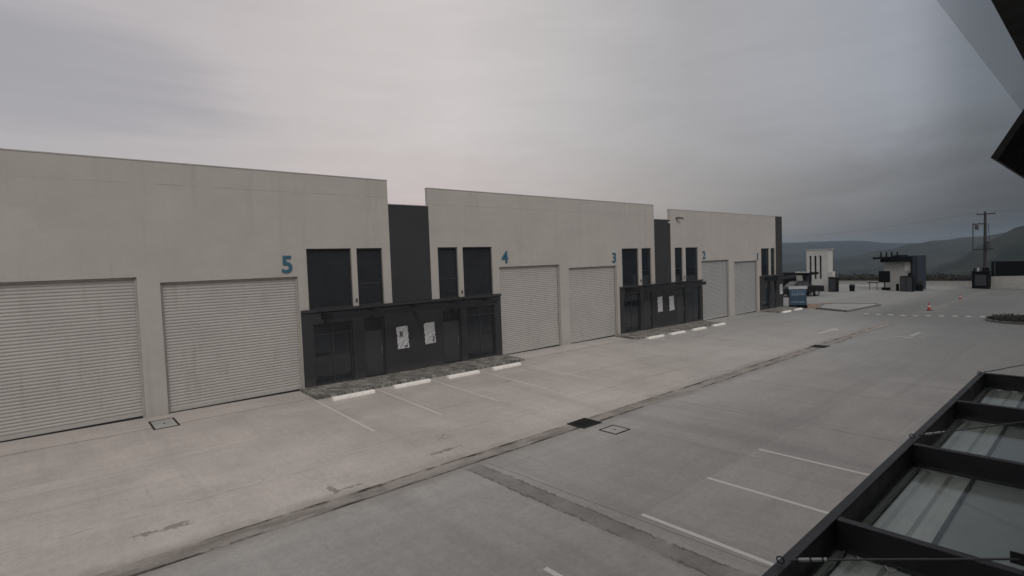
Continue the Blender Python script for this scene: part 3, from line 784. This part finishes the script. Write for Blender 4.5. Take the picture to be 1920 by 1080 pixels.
for s in (-1, 1): part(MB().tube(c0+u*.70*s-w*.2, c0+u*.70*s-w*.03+up*1.7, .02), 'support', M['frame'], t)

# pickup truck, seen from its side
t = thing('pickup_truck', 'black pickup truck parked beyond the end of the row', 'pickup truck', (64.4, 24.2, g(64, 21)))
fwd = Vector((62.1-66.9, 25.5-22.75, 0)).normalized(); sd = Vector((-fwd.y, fwd.x, 0)); sd = sd if sd.dot(Vector((-.66, -.75, 0))) > 0 else -sd
o0 = Vector((64.5, 24.1, g(64.5, 21)+.0))
def T(a, b_, c): return o0 + fwd*a + sd*b_ + up*c
def ext(poly, hw, mb=None, inset=None):
    mb = mb or MB(); n = len(mb.v); m = len(poly); iw = inset or [hw]*m
    for s in (-1, 1):
        for (a, c), ww in zip(poly, iw): mb.v.append(tuple(T(a, s*ww, c)))
    mb.f += [tuple(n+i for i in range(m)), tuple(n+2*m-1-i for i in range(m))] + [(n+i, n+m+i, n+m+(i+1) % m, n+(i+1) % m) for i in range(m)]
    return mb
part(ext([(2.62,.50),(2.66,.72),(2.58,.98),(2.3,1.06),(1.25,1.12),(-.55,1.12),(-2.5,1.14),(-2.6,1.1),(-2.62,.6),(-2.35,.48),(2.2,.42)], .90), 'body', M['carpaint'], t, bevel=.03)
part(ext([(1.28,1.10),(.55,1.66),(.25,1.74),(-.62,1.74),(-.80,1.66),(-.86,1.10)], .9, None, [.88,.70,.68,.68,.70,.86]), 'cab', M['carpaint'], t, bevel=.02)
for s in (-1, 1):
    mb = MB()
    mb.quad(T(1.02,s*.868,1.16), T(.52,s*.745,1.60), T(.16,s*.735,1.63), T(.16,s*.872,1.16)); mb.quad(T(.06,s*.872,1.16), T(.06,s*.735,1.63), T(-.66,s*.74,1.62), T(-.70,s*.868,1.16))
    part(mb, 'side_window', M['glass'], t)
    part(MB().obox(T(2.56, s*.68, .82), fwd*.06, sd*.16, up*.09), 'headlight', M['lamp'], t); part(MB().obox(T(-2.6, s*.80, .9), fwd*.03, sd*.07, up*.14), 'tail_light', M['tail'], t)
    part(MB().obox(T(.95, s*1.0, 1.2), fwd*.05, sd*.1, up*.07), 'mirror', M['carpaint'], t)
    for a in (1.62, -1.62):
        wh = part(MB().tube(T(a, s*.68, .36), T(a, s*.925, .36), .36, n=20), 'wheel', M['tyre'], t)
        part(MB().tube(T(a, s*.926, .36), T(a, s*.94, .36), .22, n=14), 'rim', M['rim'], wh)
part(MB().obox(T(2.66, 0, .58), fwd*.05, sd*.85, up*.11), 'front_bumper', M['frame'], t); part(MB().obox(T(-2.68, 0, .58), fwd*.05, sd*.8, up*.09), 'rear_bumper', M['steel'], t)
part(MB().obox(T(-1.7, 0, 1.148), fwd*.80, sd*.80, up*.006), 'bed_cover', M['rubber'], t)
part(ext([(1.31,1.13),(.60,1.67),(.585,1.675),(1.27,1.13)], .6), 'windscreen', M['glass'], t)

# shelter behind the pickup
def fbox(mb, X, ya, yb_, za, zb, dep=.3): return mb.box(X, min(ya, yb_), za, X+dep, max(ya, yb_), zb)
t = thing('guard_shelter', 'low dark shelter with a white column behind the pickup truck', 'shelter', (67, 24.8, -5))
part(fbox(MB(), 68.5, 24.2, 31, -5.2, -2.75), 'rear_wall', M['frame'], t); part(MB().box(66, 23.5, -2.72, 69, 31, -2.45), 'roof', M['boothdark'], t)
part(MB().box(65.9, 23.5, -2.45+.003, 66.1, 24.95, -2.30), 'fascia', M['signwhite'], t)
part(MB().box(66.0, 24.3, -5.1, 66.5, 24.86, -2.723), 'column', M['boothwhite'], t)
for yy in (23.6, 27.5, 30.5): part(MB().box(66.1, yy, -5.1, 66.3, yy+.2, -2.724), 'post', M['frame'], t)

# pale tower with three slots
t = thing('entrance_tower', 'pale tower with three tall dark slots beyond the pickup', 'tower', (76, 26, -5.2))
holes = []
mb = MB(); ys = [24.75, 25.55, 25.80, 26.15, 26.42, 26.75, 27.0, 27.35]
zs = [-5.4, -3.6, -.62, .1]
def solid_t(y, z): return not (zs[1] < z < zs[2] and (ys[1] < y < ys[2] or ys[3] < y < ys[4] or ys[5] < y < ys[6]))
gw = grid_wall(MB(), ys, zs, solid_t, 0, .35)
gw.v = [(76 + v[1], v[0], v[2]) for v in gw.v]
part(gw, 'front_wall', M['towerwhite'], t)
part(MB().box(76.375, 24.75, -5.4, 77.6, 27.35, .098), 'core', M['towerwhite'], t)
part(MB().box(76.352, 25.4, -3.7, 76.372, 27.1, -.5), 'slot_back', M['boothdark'], t)
part(MB().box(75.95, 24.6, .103, 77.65, 27.45, .25), 'roof_slab', M['boothwhite'], t)
part(MB().box(76.0, 24.3, -5.4, 77.0, 24.745, -2.7), 'side_wall', M['towerwhite'], t)
t = thing('utility_cabinet', 'dark tall cabinet at the right foot of the slotted tower', 'cabinet', (74.6, 23.7, -5.1))
part(MB().box(74.2, 23.3, -5.2, 75.2, 24.2, -3.38), 'body', M['boothdark'], t, bevel=.03); part(MB().box(74.15, 23.25, -3.378, 75.25, 24.25, -3.30), 'lid', M['frame'], t)
part(MB().box(74.18, 23.36, -5.0, 74.198, 24.14, -3.5), 'door', M['frame'], t)
t = thing('litter_bin', 'small dark litter bin standing between tower and guard booth', 'bin', (76.2, 22.1, g(76, 21)))
part(MB().tube((76.2, 22.15, g(76, 21)), (76.2, 22.15, -4.42), .27, .32, 14), 'body', M['boothdark'], t); part(MB().tube((76.2, 22.15, -4.419), (76.2, 22.15, -4.25), .33, .2, 14), 'lid', M['frame'], t)

# guard booth
zb = g(82, 17)
t = thing('guard_booth', 'white guard booth with a black pergola roof and dark blue side wall', 'booth', (82, 18.6, zb))
part(MB().box(82, 17.35, zb-.2, 86, 20.2, -1.72), 'wall', M['boothwhite'], t)
part(MB().box(81.6, 16.60, zb-.2, 86, 17.15, -1.0), 'blue_wall', M['boothblue'], t)
part(MB().box(81.3, 17.153, -1.715, 86, 19.4, -1.05), 'roof_fascia', M['boothdark'], t)
part(MB().box(81.0, 19.403, -1.33, 86, 21.2, -1.08), 'pergola_beam', M['boothdark'], t)
for yy, b0 in ((20.35, -1.75), (19.75, -1.75), (19.2, -1.04), (18.6, -1.04)):
    part(MB().box(81.2, yy-.07, b0, 81.34, yy+.07, -.45).box(81.341, yy-.06, -1.2 if b0 > -1.5 else b0, 85.9, yy+.06, -1.078 if b0 < -1.5 else -.9), 'pergola_post', M['boothdark'], t)
part(MB().box(81.95, 17.4, -2.9, 81.998, 18.0, -1.75), 'window', M['refl'], t)
t = thing('display_board', 'dark square board on a short post at the left of the guard booth', 'board', (80, 19.7, zb))
part(MB().box(80, 19.1, -4.25, 80.18, 20.3, -2.82), 'panel', M['boothdark'], t, bevel=.02); part(MB().box(80.05, 19.6, zb-.1, 80.14, 19.75, -4.252), 'post', M['frame'], t)
part(MB().box(79.9, 19.1, zb, 80.3, 19.95, zb+.45), 'plinth', M['boothdark'], t)
t = thing('reception_cabinet', 'large black cabinet standing against the front of the guard booth', 'cabinet', (79.3, 17.2, zb))
part(MB().box(79, 16.55, zb-.1, 80.2, 17.85, -3.45), 'body', M['boothdark'], t, bevel=.04)
part(MB().tube((79.5, 16.9, -3.448), (79.5, 16.9, -3.05), .25, .2, 12), 'cap', M['boothdark'], t)
for yy in (16.62, 17.23): part(MB().box(78.975, yy, zb+.1, 78.998, yy+.55, -3.55), 'door', M['frame'], t)
t = thing('bollard', 'short dark bollard between board and black cabinet', 'bollard', (80, 18.35, zb))
part(MB().tube((80, 18.3, zb-.05), (80, 18.3, zb+.85), .16, n=12), 'post', M['boothdark'], t); part(MB().tube((80, 18.3, zb+.851), (80, 18.3, zb+.95), .16, .08, 12), 'cap', M['boothdark'], t)
t = thing('side_table', 'small thin-legged table left of the dark display board', 'table', (80, 21, zb))
part(MB().box(79.8, 20.4, zb+1.05, 80.4, 21.5, zb+1.12), 'top', M['boothdark'], t)
for yy in (20.5, 21.3): part(MB().tube((80.1, yy, zb-.05), (80.1, yy, zb+1.048), .035), 'leg', M['boothdark'], t)
t = thing('planter', 'small black planter at the right foot of the blue wall', 'planter', (81.2, 16.4, zb))
part(MB().box(80.9, 16.0, zb-.05, 81.5, 16.55, zb+.75), 'pot', M['boothdark'], t, bevel=.03)
tag_l = leaf_mass('plant', 260, lambda: (random.uniform(80.9, 81.5), random.uniform(16.0, 16.55), zb+.75+random.random()**2*.45), .07, M['leaf']); tag_l.parent = t; tag_l.matrix_parent_inverse = Matrix.Translation(t.location).inverted()

# low wall at the edge of the plateau, dark panel wall on a pale base to its right
t = thing('low_wall', 'low pale wall along the far edge of the yard', 'wall', (95.5, 20, -5.4))
part(MB().box(95.5, 13.2, -5.9, 95.8, 58, -4.95), 'wall', M['conc'], t); part(MB().box(95.45, 13.15, -4.948, 95.85, 58, -4.86), 'coping', M['boothwhite'], t)
t = thing('panel_wall', 'black panelled wall on a pale base at the right far edge', 'wall', (92, 0, -5.4))
part(MB().prism([(11.0, -4.05), (11.0, -2.14), (-26, -2.3), (-26, -3.5)], 92, 92.25, 'x'), 'black_panel', M['boothdark'], t)
part(MB().prism([(11.0, -6.0), (11.0, -4.053), (-26, -3.503), (-26, -6.0)], 91.95, 92.3, 'x'), 'base_wall', M['conc'], t)
for k in range(9): part(MB().box(91.93, 10.6-k*4, -4.0, 91.998, 10.72-k*4, -2.25), 'post', M['frame'], t)
t = thing('generator_cabinet', 'black generator cabinet with pipes on top at the foot of the pole', 'cabinet', (91, 11.9, g(91, 12)))
zg = g(91, 12)
part(MB().box(90.6, 11.05, zg-.1, 91.9, 12.72, -3.45), 'body', M['boothdark'], t, bevel=.05); part(MB().box(90.5, 10.95, -3.448, 91.95, 12.8, -3.35), 'lid', M['boothdark'], t)
part(MB().box(90.57, 11.3, zg+.4, 90.598, 12.4, -3.8), 'louvre', M['frame'], t)
part(MB().tube((91, 12.5, -3.35), (91, 12.5, -2.95), .10), 'exhaust_pipe', M['boothdark'], t); part(MB().tube((91, 12.15, -3.35), (91, 12.15, -2.9), .09), 'vent_pipe', M['refl'], t)
part(MB().box(91.0, 11.15, -3.348, 91.6, 11.75, -2.9), 'air_box', M['boothdark'], t)

# utility pole
px, py = 101, 12.75
t = thing('utility_pole', 'dark utility pole with crossarms and transformers at the right', 'utility pole', (px, py, -6))
part(MB().tube((px, py, -7), (px, py, 4.7), .24, .15, 12), 'pole', M['wood'], t)
def arm(z, y0, y1, x=None):
    a = part(MB().box(px-.20, y0, z-.07, px-.08, y1, z+.07), 'crossarm', M['wood'], t)
    k = 3
    for i in range(k):
        yy = y0+.1 + (y1-y0-.2)*i/(k-1); part(MB().tube((px-.14, yy, z+.071), (px-.14, yy, z+.17), .05, .07).tube((px-.14, yy, z+.171), (px-.14, yy, z+.27), .075, .03), 'insulator', M['porcelain'], a)
arm(4.35, py-1.1, py+.9); arm(3.0, py-.2, py+1.35); arm(-.6, py-.95, py+1.35)
for yy in (py+.85,): part(MB().tube((px-.45, yy, 2.2), (px-.45, yy, 2.85), .22, .22, 14).tube((px-.45, yy, 2.852), (px-.45, yy, 2.95), .2, .05, 14), 'transformer', M['tank'], t)
part(MB().tube((px-.45, py-.45, -.5), (px-.45, py-.45, .5), .26, .26, 14).tube((px-.45, py-.45, .502), (px-.45, py-.45, .62), .24, .05, 14), 'transformer', M['tank'], t)
part(MB().tube((px-.14, py+1.3, -.5), (px-.14, py+1.3, 2.93), .06), 'conduit', M['wood'], t)
part(MB().tube((px-.3, py-.5, .6), (px-.15, py-.35, 3.0), .03), 'lead_wire', M['boothdark'], t)
def wire(a, b_, sag, label):
    a, b_ = Vector(a), Vector(b_); mb = MB(); n = 24; prev = None
    for i in range(n+1):
        q = i/n; p = a.lerp(b_, q) - up*sag*4*q*(1-q)
        if prev is not None: mb.tube(prev, p, .008, n=5, caps=False)
        prev = p
    tag(mb.build('power_line', M['boothdark'], loc=None), label, 'power line', 'power lines from the utility pole')
wire((px-.14, py+.8, 4.66), (118, 62, 4.2), 1.4, 'sagging power line running left from the pole top arm'); wire((px-.14, py-1.0, 4.66), (104, -48, 4.6), 1.2, 'sagging power line running right from the pole top arm')

# shrubs beyond the wall
def shrub_pt():
    while True:
        x = random.uniform(97.5, 104); y = random.uniform(-30, 58)
        h = 1.0 + .55*mnoise.noise((x*.35, y*.35, 1)) + .3*mnoise.noise((x*1.1, y*1.1, 5))
        if h > .1: return (x, y, -6.0 + random.random()**.7*(h+.75))
tag(leaf_mass('roadside_shrubs', 42000, shrub_pt, .14, M['leaf']), 'dark band of shrubs beyond the far edge of the yard', 'shrubs', kind='stuff')

# ------------------------------------------------------------------ terrain
def prof(tab, a):
    if a <= tab[0][0]: return tab[0][1]
    for (a0, v0), (a1, v1) in zip(tab, tab[1:]):
        if a <= a1: k = (a-a0)/(a1-a0); k = k*k*(3-2*k); return v0 + (v1-v0)*k
    return tab[-1][1]
T3 = [(-60, .02), (0, .012), (8, .004), (12, .006), (16, .0135), (19, .0150), (21.5, .0152), (24, .012), (40, .014), (60, .010), (90, .014), (180, .012)]
T2 = [(-60, .03), (0, .022), (5, .0185), (7.7, .0127), (10, .008), (12, .0048), (13.5, -.002), (16, -.010), (20, -.016), (24, -.02), (60, -.01), (180, -.01)]
T1 = [(-60, .04), (0, .030), (4, .026), (5.5, .0185), (6.4, .009), (7.4, -.002), (9, -.022), (12, -.040), (24, -.05), (180, -.05)]
def height(r, a):
    v = -10.5
    if r > 112: v = -10.5 - 46*min(1, (r-112)/230)**.8
    h = v
    for tab, rc, wd in ((T1, 720, 230), (T2, 1500, 520), (T3, 3000, 1000)):
        pk = prof(tab, a)*rc; k = math.exp(-((r-rc)/wd)**2); base = -56
        if pk > base: h = max(h, base + (pk-base)*k) if r > 112 else h
    if r > 200:
        x, y = r*cos(R(a)), r*sin(R(a)); am = min(1, (r-200)/500)
        h += am*(3.0*mnoise.noise((x*.009, y*.009, 0)) + 1.5*mnoise.noise((x*.03, y*.03, 2))) * (1 + r/3000)
    return h
mb = MB(); rs = [0, 60, 100, 112] + [112*(3600/112)**(i/90) for i in range(1, 91)]; az = [-180 + i*5 for i in range(25)] + [-60 + i*.5 for i in range(0, 240)] + [60 + i*4 for i in range(0, 30)]
for a in az:
    for r in rs: mb.v.append((r*cos(R(a)), r*sin(R(a)), height(r, a) if r <= 3300 else height(3300, a)-(r-3300)*.1))
n = len(rs); k = len(az)
for i in range(k):
    j = (i+1) % k
    for q in range(n-1): mb.f.append((i*n+q, i*n+q+1, j*n+q+1, j*n+q))
struct(mb.build('hills', M['terrain'], smooth=True))
# bank under the edge of the yard
mb = MB(); mb.quad((96, -60, -5.55), (96, 60, -5.55), (112, 60, -6.4), (112, -60, -6.4)); mb.quad((112, -60, -6.4), (112, 60, -6.4), (126, 60, -14), (126, -60, -14))
struct(mb.build('bank', M['terrain']))

# ------------------------------------------------------------------ haze
hz_ = MB().box(-4000, -4000, -80, 4000, 4000, 72).build('haze', bpy.data.materials.new('haze_air'))
hm = hz_.data.materials[0]; hm.use_nodes = True; tr = hm.node_tree
for nd in list(tr.nodes): tr.nodes.remove(nd)
out = tr.nodes.new('ShaderNodeOutputMaterial'); pv = tr.nodes.new('ShaderNodeVolumePrincipled')
pv.inputs['Color'].default_value = (.40, .51, .64, 1); pv.inputs['Density'].default_value = .00026; pv.inputs['Anisotropy'].default_value = .1
tr.links.new(pv.outputs[0], out.inputs['Volume'])
hz_['kind'] = 'stuff'; hz_['label'] = 'pale grey haze over the valley'; hz_['category'] = 'haze'

# ------------------------------------------------------------------ sky and sun
SUN_EL, SUN_AZ = R(40), R(-118)       # azimuth counted from +X towards +Y
W = bpy.data.worlds.new('World'); S.world = W; W.use_nodes = True; t = NT(W.node_tree)
for nd in list(W.node_tree.nodes): W.node_tree.nodes.remove(nd)
out = t.n('ShaderNodeOutputWorld'); bg = t.n('ShaderNodeBackground'); bg.inputs[1].default_value = .1
sky = t.n('ShaderNodeTexSky', sky_type='NISHITA'); sky.sun_disc = False; sky.sun_elevation = SUN_EL; sky.sun_rotation = pi/2 - SUN_AZ; sky.dust_density = 4; sky.air_density = 1.5
dirv = t.n('ShaderNodeTexCoord').outputs['Generated']; x, y, z = t.sep(dirv)
azn = t.m('DIVIDE', t.m('ADD', t.m('ARCTAN2', y, x), pi), 2*pi)
el = t.m('MULTIPLY', t.m('ARCSINE', z), 180/pi)
P = lambda a: (a+180)/360
def stops(lst): return [(P(a), c) for a, c in lst]
low = t.ramp(azn, stops([(-180,(.32,.31,.30)),(-60,(.27,.27,.27)),(-15,(.12,.125,.13)),(3,(.042,.046,.05)),(8,(.066,.07,.072)),(12,(.098,.102,.102)),(20,(.18,.18,.178)),(30,(.29,.28,.265)),(40,(.39,.36,.34)),(58,(.50,.44,.425)),(67,(.50,.455,.44)),(80,(.46,.445,.44)),(90,(.42,.41,.41)),(130,(.38,.37,.36)),(180,(.32,.31,.30))]))
high = t.ramp(azn, stops([(-180,(.36,.36,.36)),(-60,(.34,.34,.34)),(-15,(.2,.21,.22)),(3,(.105,.12,.14)),(8,(.14,.16,.18)),(12,(.265,.29,.325)),(20,(.305,.32,.345)),(30,(.33,.335,.345)),(40,(.42,.42,.42)),(54,(.52,.50,.495)),(67,(.49,.465,.46)),(78,(.43,.415,.42)),(90,(.38,.375,.39)),(130,(.40,.40,.40)),(180,(.36,.36,.36))]))
vec = t.mapv(dirv, (2.2, 2.2, 9))
cl = t.noise(vec, 1.6, 7, .58, .5)
cl2 = t.noise(t.mapv(dirv, (1.5, 1.5, 14), rot=(.08, .05, 0)), 2.6, 6, .6, .3)
eld = t.m('ADD', el, t.rng(cl, .3, .7, -1.5, 1.5))
c = t.mix(t.ss(eld, 1, 15), low, high)
c = t.mix(1.0, c, (1.24, 1.19, 1.185), 'MULTIPLY')
c = t.mix(t.ss(el, 24, 60), c, (.70, .69, .685))
f = t.m('MULTIPLY', t.rng(cl, .3, .7, .96, 1.035), t.rng(cl2, .3, .7, .98, 1.02))
# a darker blue-grey cloud bank to the left
azd = t.m('MULTIPLY', t.m('ARCTAN2', y, x), 180/pi)
dx = t.m('DIVIDE', t.m('SUBTRACT', azd, 89), 14); dy = t.m('DIVIDE', t.m('SUBTRACT', t.m('SUBTRACT', el, 16.5), t.m('MULTIPLY', t.m('SUBTRACT', azd, 89), .06)), 4.2)
q = t.m('ADD', t.m('ADD', t.m('MULTIPLY', dx, dx), t.m('MULTIPLY', dy, dy)), t.rng(cl2, .3, .7, -.35, .35))
patch = t.ss(q, 1.9, 0)
c = t.scale(c, f)
c = t.mix(t.m('MULTIPLY', patch, .6), c, (.345, .342, .372))
c = t.scale(c, 10.0)
c = t.mix(.04, c, sky.outputs[0])
W.node_tree.links.new(c, bg.inputs[0]); W.node_tree.links.new(bg.outputs[0], out.inputs[0])
sun = bpy.data.lights.new('sun', 'SUN'); sun.energy = 1.0; sun.angle = R(22); sun.color = (1, .96, .9)
so = bpy.data.objects.new('sun', sun); C.objects.link(so); so.location = (0, 0, 40)
dv = Vector((cos(SUN_EL)*cos(SUN_AZ), cos(SUN_EL)*sin(SUN_AZ), sin(SUN_EL))); so.rotation_euler = dv.to_track_quat('Z', 'Y').to_euler()

# ------------------------------------------------------------------ camera
cam = bpy.data.cameras.new('camera'); co_ = bpy.data.objects.new('camera', cam); C.objects.link(co_); S.camera = co_
YAW, PIT, ROL, FPX = R(48.43), R(2.75), R(-2.07), 1013.4
fw = Vector((cos(YAW)*cos(PIT), sin(YAW)*cos(PIT), -sin(PIT))); rt = Vector((sin(YAW), -cos(YAW), 0)); u0 = rt.cross(fw)
r2 = rt*cos(ROL) + u0*sin(ROL); u2 = -rt*sin(ROL) + u0*cos(ROL)
co_.matrix_world = Matrix((( r2.x, u2.x, -fw.x, 0), (r2.y, u2.y, -fw.y, 0), (r2.z, u2.z, -fw.z, 0), (0, 0, 0, 1)))
cam.sensor_width = 36; cam.lens = 36*FPX/1920; cam.clip_start = .05; cam.clip_end = 20000
S.view_settings.view_transform = 'Standard'; S.view_settings.look = 'None'; S.view_settings.exposure = 0; S.view_settings.gamma = 1
S.cycles.use_denoising = True; S.cycles.volume_bounces = 0; S.cycles.max_bounces = 8; S.cycles.transparent_max_bounces = 12
